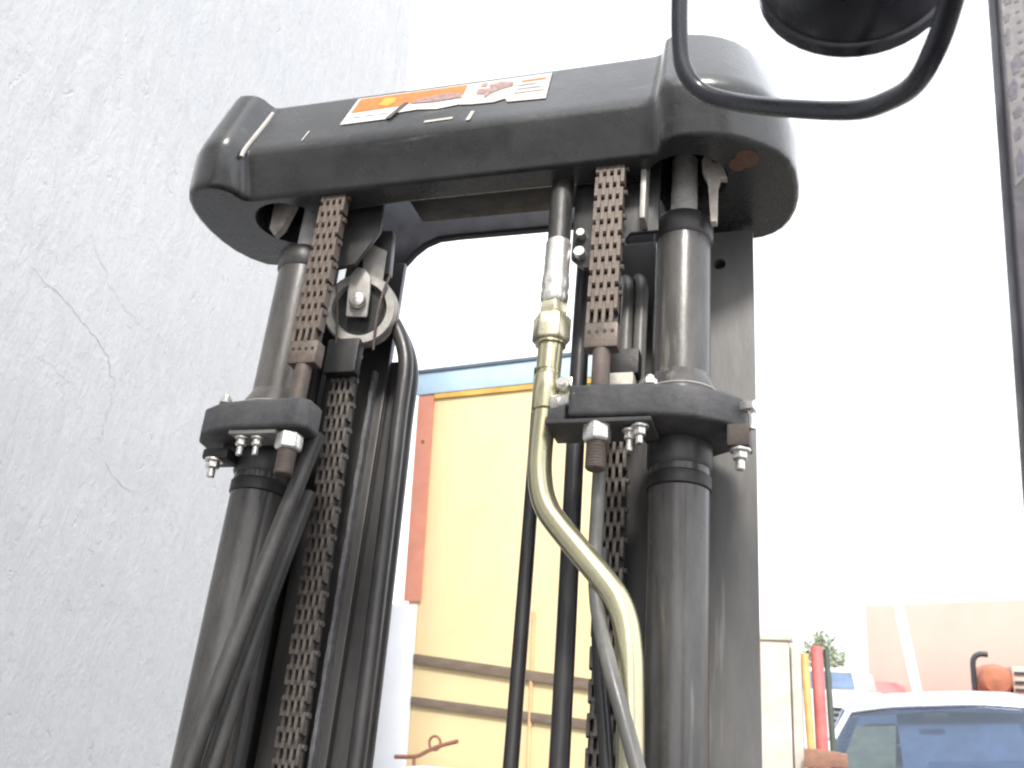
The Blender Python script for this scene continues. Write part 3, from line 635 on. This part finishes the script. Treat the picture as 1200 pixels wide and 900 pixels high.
# clamps that tie each cylinder to its chain anchor
for s in (-1, 1):
    pl = [(.158, -.082), (.238, -.08), (.262, -.077), (.295, -.068), (.325, -.05), (.345, -.028), (.350, .0), (.335, .03), (.30, .055), (.235, .045), (.225, -.025), (.158, -.035)]
    if s < 0: pl = [(.165, -.072), (.175, -.082), (.255, -.08), (.29, -.075), (.32, -.06), (.338, -.035), (.343, .0), (.33, .03), (.30, .055), (.24, .045), (.225, -.03), (.165, -.04)]
    pl = [(s*a, b) for a, b in pl]; pl = pl if s > 0 else pl[::-1]
    m = MB(); m.prism(pl, -.0735, -.036); cl = part(m, 'cylinder_clamp', M['clamp'], bev=.005, seg=3)
    B = []
    def bolt(x, y, z, r=.007, up=False, zl=.022, lug=False):
        q = MB()
        if up: q.hexnut((x, y, z), (x, y, z+.008), r, ph=.4); q.cyl((x, y, z+.008), (x, y, z+.012), r*.55, 12)
        else:
            q.cyl((x, y, z), (x, y, z-.003), r*1.35, 16); q.hexnut((x, y, z-.003), (x, y, z-.012), r, ph=.2); q.cyl((x, y, z-.012), (x, y, z-zl), r*.58, 12, ch=.001)
        sub(q, 'bolt', M['zinc'], cl, bev=.0006)
    if s > 0:
        m = MB(); m.slab([(.132, -.079, -.081), (.250, -.079, -.0805), (.250, -.079, -.0755), (.132, -.079, -.076)], (0, .06, 0)); sub(m, 'stay_plate', M['clamp'], cl, bev=.0015)
        bolt(.236, -.066, -.081, .0075); bolt(.224, -.06, -.083, .0065, zl=.026); bolt(.246, -.071, -.0365, .0085, up=True)
        m = MB(); m.prism([(.326, -.045), (.35, -.045), (.352, -.015), (.328, -.015)], -.098, -.0725); sub(m, 'bolt_lug', M['rodbrown'], cl, bev=.003)
        bolt(.339, -.032, -.098, .0085, zl=.024)
        q = MB(); q.hexnut((.343, -.036, -.050), (.357, -.045, -.052), .0075); sub(q, 'bolt', M['zinc'], cl)
        q = MB(); q.tube([(.350, -.038, -.055), (.353, -.04, -.066), (.352, -.04, -.078)], .004, 8); sub(q, 'split_pin', M['zinc'], cl)
    else:
        m = MB(); m.slab([(-.27, -.074, -.079), (-.205, -.074, -.0795), (-.205, -.074, -.0745), (-.27, -.074, -.074)], (0, .04, 0)); sub(m, 'stay_plate', M['plate'], cl, bev=.001)
        bolt(-.257, -.062, -.079, .0068, zl=.024); bolt(-.235, -.062, -.0795, .0062, zl=.024); bolt(-.288, -.068, -.0365, .0085, up=True)
        m = MB(); m.prism([(-.322, -.045), (-.285, -.045), (-.285, -.01), (-.322, -.01)], -.099, -.0845); m.box(-.305, -.285, -.03, -.005, -.085, -.0725); sub(m, 'bolt_lug', M['deep'], cl, bev=.004)
        bolt(-.307, -.038, -.098, .0085, zl=.024)

# yellow zinc hydraulic pipe and its hose end
px_, py_ = .122, -.045
m = MB(); m.tube([(px_+.002, py_, .04), (px_, py_, -.04), (.1205, py_, -.085), (.121, py_, -.120), (.1255, py_, -.148), (.1335, py_, -.168), (.145, py_-.001, -.184), (.174, py_-.003, -.217), (.203, py_-.005, -.2495), (.2165, py_-.006, -.268), (.2255, py_-.006, -.290), (.2305, py_-.007, -.318), (.233, py_-.007, -.35), (.236, py_-.007, -.43), (.238, py_-.007, -.56), (.24, py_-.007, -.9)], .0138, 20, 10)
pp = part(m, 'hydraulic_pipe', M['gold'])
m = MB(); m.hexnut((px_, py_, .036), (px_, py_, .073), .0235, ph=.35); sub(m, 'union_nut', M['goldnut'], pp, bev=.002)
m = MB(); m.lathe([(.0148, .0), (.0148, .0325), (.0185, .0335), (.0185, .0355)], (px_, py_, 0), n=20); sub(m, 'sleeve', M['gold'], pp)
m = MB(); m.hexnut((px_, py_, .0735), (px_, py_, .090), .0178, ph=.1); sub(m, 'fitting_nut', M['goldnut'], pp, bev=.001)
m = MB(); m.lathe([(.014, .0905), (.0165, .094), (.0172, .104), (.0155, .108), (.0172, .114), (.0165, .128), (.0158, .131), (.0158, .176), (.0145, .179)], (px_, py_, 0), n=24); sub(m, 'hose_ferrule', M['zinc'], pp)
m = MB(); m.tube([(px_, py_, .17), (px_, py_, .2), (px_-.001, py_, .24), (px_-.003, py_+.01, .285)], .0145, 18); sub(m, 'hose_end', M['rubberdusty'], pp)
m = MB(); m.lathe([(.0152, -.052), (.0162, -.050), (.0162, -.008), (.0152, -.006)], (px_, py_, 0), n=24)
m.box(px_+.010, px_+.030, py_-.004, py_+.002, -.048, -.010); cp = part(m, 'pipe_clip', M['gold'], bev=.001)
m = MB(); m.hexnut((px_+.022, py_-.004, -.022), (px_+.022, py_-.014, -.022), .009); m.cyl((px_+.022, py_-.014, -.022), (px_+.022, py_-.019, -.022), .005, 10); sub(m, 'bolt', M['zinc'], cp)
m = MB(); m.cyl((px_+.024, py_-.01, -.047), (px_+.038, py_-.018, -.047), .0095, 14); m.cyl((px_+.014, py_-.006, -.046), (px_+.024, py_-.01, -.047), .012, 14); sub(m, 'bolt', M['zinc'], cp)
m = MB(); m.slab([(px_+.01, -.07, -.077), (px_+.03, -.07, -.077), (px_+.03, -.07, -.054), (px_+.01, -.07, -.060)], (0, .03, 0)); sub(m, 'clip_foot', M['clamp'], cp, bev=.001)
for bx, bz, br in ((.147, .168, .0075), (.147, .196, .006)):
    m = MB(); m.cyl((bx, -.0275, bz), (bx, -.040, bz), br, 12, ch=.001); sub(m, 'bracket_bolt', M['zinc'], CH)

# hoses
def hose(pts, r, mt='rubber', n=14): m = MB(); m.tube(pts, r, n, 10); return part(m, 'hose', M[mt])
hose([(.079, .066, .06), (.082, .062, -.1), (.084, .06, -.3), (.086, .06, -.7)], .0088)
hose([(.131, .06, .35), (.131, .06, .1), (.134, .06, -.1), (.1385, .06, -.4), (.142, .06, -.8)], .0115)
hose([(.186, -.03, -.08), (.187, -.035, -.16), (.188, -.037, -.22), (.197, -.052, -.28), (.219, -.078, -.345), (.246, -.092, -.42), (.274, -.096, -.51), (.292, -.096, -.7)], .0078, 'hosegrey')
hose([(.188, .0, -.2), (.188, -.005, -.28), (.193, -.01, -.33), (.203, -.015, -.40), (.215, -.02, -.5)], .0075)
# pair looping over the pulley and down the inner rail
for k, (y, x0) in enumerate(((.058, -.108), (.088, -.112))):
    r, bz = .086, .125; cx = x0-r; cz = .045
    pts = [(x0+.016, y, -.9), (x0+.010, y, -.4), (x0+.003, y, -.1), (x0, y, .0)]+[(cx+r*math.cos(a), y, cz+bz*math.sin(a)) for a in (.15, .45, .8, 1.1, 1.4, 1.7, 2.0)]+[(cx-r*.8, y+.01, .1), (cx-r*.9, y+.03, -.1)]
    hose(pts, .0105)
# pair over the far pulley on the pipe side
for k, x0 in enumerate((.190, .208)):
    hose([(x0-.01, .09, .20), (x0-.004, .078, .188), (x0, .066, .165), (x0+.001, .06, .13), (x0+.001, .058, .09), (x0+.002, .058, .02)], .0086, 'hosegrey')
m = MB(); m.box(.164, .214, .030, .072, .030, .066); hc = part(m, 'hose_clip', M['deep'], bev=.004)
m = MB(); m.box(.160, .209, .024, .060, .000, .0295); sub(m, 'clip_plate', M['ear'], hc, bev=.002)
# dusty diagonal hoses crossing the cylinder
hose([(-.180, -.02, -.06), (-.188, -.03, -.13), (-.205, -.038, -.23), (-.227, -.043, -.35), (-.246, -.046, -.46), (-.266, -.046, -.6)], .0105, 'rubberdusty')
hose([(-.204, .03, -.12), (-.214, .012, -.22), (-.227, .0, -.33), (-.241, -.008, -.45), (-.254, -.01, -.6)], .0105, 'rubberdusty')

# pulley with its hanger plate
pc = Vector((-.176, .032, .146)); ax = Vector((.20, -1, -.22)).normalized(); ux = Vector((1, .2, 0)).normalized(); uz = ax.cross(ux).normalized(); uz = uz if uz.z > 0 else -uz
m = MB(); m.lathe([(.030, -.012), (.045, -.012), (.0515, -.009), (.0515, -.005), (.046, 0), (.0515, .005), (.0515, .009), (.049, .0125), (.0385, .0125), (.036, .004), (.030, -.012)], pc, ax, 48, cap=False)
m.lathe([(.010, -.006), (.0365, -.006), (.0365, .0035), (.010, .0035)], pc, ax, 30, mi=1, cap=True)
pu = part(m, 'hose_pulley', [M['pulley'], M['deep']])
L = lambda a_, h, d=0.: tuple(pc+ux*a_+uz*h+ax*d)
m = MB(); m.slab([L(-.016, -.014, .020), L(.014, -.014, .020), L(.015, .02, .020), L(.013, .044, .020), L(.004, .056, .020), L(-.008, .058, .020), L(-.016, .046, .020), L(-.017, .02, .020)], -ax*.006); sub(m, 'hanger_plate', M['plate'], pu, bev=.003)
m = MB(); m.lathe([(.0115, .0225), (.0115, .026), (.009, .030), (.004, .0315)], pc+uz*.008, ax, 20); sub(m, 'axle_bolt', M['zinc'], pu)
m = MB(); m.slab([L(.0, .050, .012), L(.028, .036, .012), L(.03, .085, .012), L(-.006, .100, .012)], -ax*.004); sub(m, 'hanger_cheek', M['plate'], pu, bev=.001)
m = MB(); m.slab([L(-.02, .055, .0), L(.034, .055, .0), L(.034, .12, .0), L(-.02, .12, .0)], -ax*.02); sub(m, 'hanger', M['railpaint'], pu, bev=.003)
for sx in (-1, 1):
    m = MB(); m.tube([L(sx*.040, .048, .017), L(sx*.032, .02, .018), L(sx*.027, -.02, .018), L(sx*.026, -.058, .014)], .0018, 8); sub(m, 'retaining_wire', M['rodbrown'], pu)
m = MB(); m.box(-.214, -.166, .022, .040, .048, .100); part(m, 'dark_gap_block', M['deep'], bev=.004)  # black block painted in for the dark void under the pulley

# overhead guard: leg, header above the view, lamp with its tubular guard (world axes)
def world_part(mb, name, mats, parent=None, **k):  # part that stays upright with the truck, built in world axes
    if parent is None: o = mb.build(name, mats, FK, **k); o.location = (0, -.1, 0); return o
    return mb.build(name, mats, parent, **k)
lx = lambda z: .5413+(z-1.776)*.029
og = MB(); og.add([(lx(z)+dx, y, z) for z in (.25, 2.06) for dx, y in ((0, -.25), (.07, -.25), (.07, -.222), (0, -.222))], [(3, 2, 1, 0), (4, 5, 6, 7)]+[(i, (i+1) % 4, (i+1) % 4+4, i+4) for i in range(4)])
LEG = world_part(og, 'overhead_guard_leg', M['pillar'], bev=.003, seg=3)
m = MB(); rnd = random.Random(11)
D = lambda u, z, e=.0006: (lx(z)+u, -.25-e, z)
m.add([D(.0035, 1.6405), D(.0165, 1.655), D(.0165, 1.95), D(.0035, 1.95)], [(0, 1, 2, 3)], 0)
z = 1.648
while z < 1.9:
    u = .0042+rnd.uniform(0, .003); w_ = rnd.uniform(.002, .0042); h = rnd.uniform(.008, .02)
    m.add([D(u, z, .001), D(u+w_, z+.002, .001), D(u+w_*1.3, z+h*.7, .001), D(u+w_*.7, z+h, .001), D(u-.0006, z+h*.6, .001)], [(0, 1, 2, 3, 4)], 1); z += h+rnd.uniform(.002, .008)
z = 1.66
while z < 1.9:
    u = .0108+rnd.uniform(0, .001); h = rnd.uniform(.002, .0045)
    m.add([D(u, z, .001), D(u+.0028, z+.001, .001), D(u+.003, z+h, .001), D(u+.0004, z+h-.0006, .001)], [(0, 1, 2, 3)], 1); z += h+rnd.uniform(.004, .007)
world_part(m, 'guard_decal', [M['d_label'], M['d_labelink']], LEG)
m = MB(); m.add([(x, y, z) for z in (.25, 2.06) for x, y in ((-.52, -.25), (-.45, -.25), (-.45, -.222), (-.52, -.222))], [(3, 2, 1, 0), (4, 5, 6, 7)]+[(i, (i+1) % 4, (i+1) % 4+4, i+4) for i in range(4)])
world_part(m, 'overhead_guard_leg', M['pillar'], bev=.003)
m = MB(); m.box(-.53, .63, -.30, -.21, 2.062, 2.11); world_part(m, 'overhead_guard_header', M['pillar'], bev=.008)
for k in range(7):
    m = MB(); m.box(-.46+k*.15, -.425+k*.15, -1.75, -.302, 2.07, 2.10); world_part(m, 'unseen_guard_bar', M['pillar'], bev=.004)  # unseen roof bars, added to darken the mast and structure its reflections
m = MB(); m.prism([(-.5, -.38), (.5, -.38), (.5, -.20), (-.5, -.20)], .25, .98); world_part(m, 'unseen_cowl', M['pillar'], bev=.03)  # cowl to seat: unseen dark truck body, added to cut bounce onto the mast
m = MB(); m.box(-.52, .52, -1.95, -.385, .16, .40); world_part(m, 'unseen_chassis', M['pillar'], bev=.03)
m = MB(); m.box(-.52, .52, -2.5, -1.10, .405, .98); world_part(m, 'unseen_engine_cover', M['pillar'], bev=.06, seg=3)
m = MB(); m.box(-.26, .26, -1.62, -1.16, .985, 1.08); world_part(m, 'seat', M['black'], bev=.04, seg=3)
for wx in (-.47, .47):
    m = MB(); m.lathe([(.16, -.1), (.29, -.1), (.32, -.07), (.32, .07), (.29, .1), (.16, .1)], (wx, .12, .32), (1, 0, 0), 28); w_ = world_part(m, 'wheel', M['tyre'])
    m = MB(); m.lathe([(.05, -.06), (.16, -.06), (.16, .06), (.05, .06)], (wx, .12, .32), (1, 0, 0), 20); world_part(m, 'rim', M['whitepaint'], w_)
m = MB(); lc = Vector((.4535, -.327, 1.7725)); ax = Vector((-.05, 1, -.12)).normalized()
m.lathe([(.012, -.055), (.034, -.048), (.050, -.032), (.056, -.010), (.057, .012), (.0565, .02)], lc, ax, 40); lp = m.build('work_lamp', M['lamp'], FK); lp.location = (0, -.1, 0)
m = MB(); m.lathe([(.0565, .0195), (.0588, .021), (.0588, .030), (.054, .032)], lc, ax, 40); m.build('lamp_rim', M['lamp'], lp)
m = MB(); m.lathe([(.056, .0315), (.04, .039), (.01, .043)], lc, ax, 32); m.build('lamp_lens', M['lens'], lp)
m = MB(); m.tube([lc+Vector((0, -.03, .045)), (.452, -.34, 1.9), (.452, -.33, 2.07)], .011, 12); m.build('lamp_bracket', M['lamp'], lp)
m = MB(); m.tube([(.36, -.3, 2.08), (.336, -.235, 1.93), (.333, -.22, 1.86), (.331, -.208, 1.812), (.334, -.203, 1.786), (.347, -.200, 1.767), (.373, -.209, 1.749), (.412, -.241, 1.719), (.449, -.275, 1.692), (.468, -.300, 1.681), (.480, -.326, 1.674), (.487, -.354, 1.674), (.4925, -.378, 1.681), (.4955, -.402, 1.692), (.497, -.41, 1.74), (.495, -.39, 1.9), (.49, -.33, 2.07)], .0065, 16, 8)
lg = m.build('lamp_guard', M['lamp'], FK); lg.location = (0, -.1, 0)
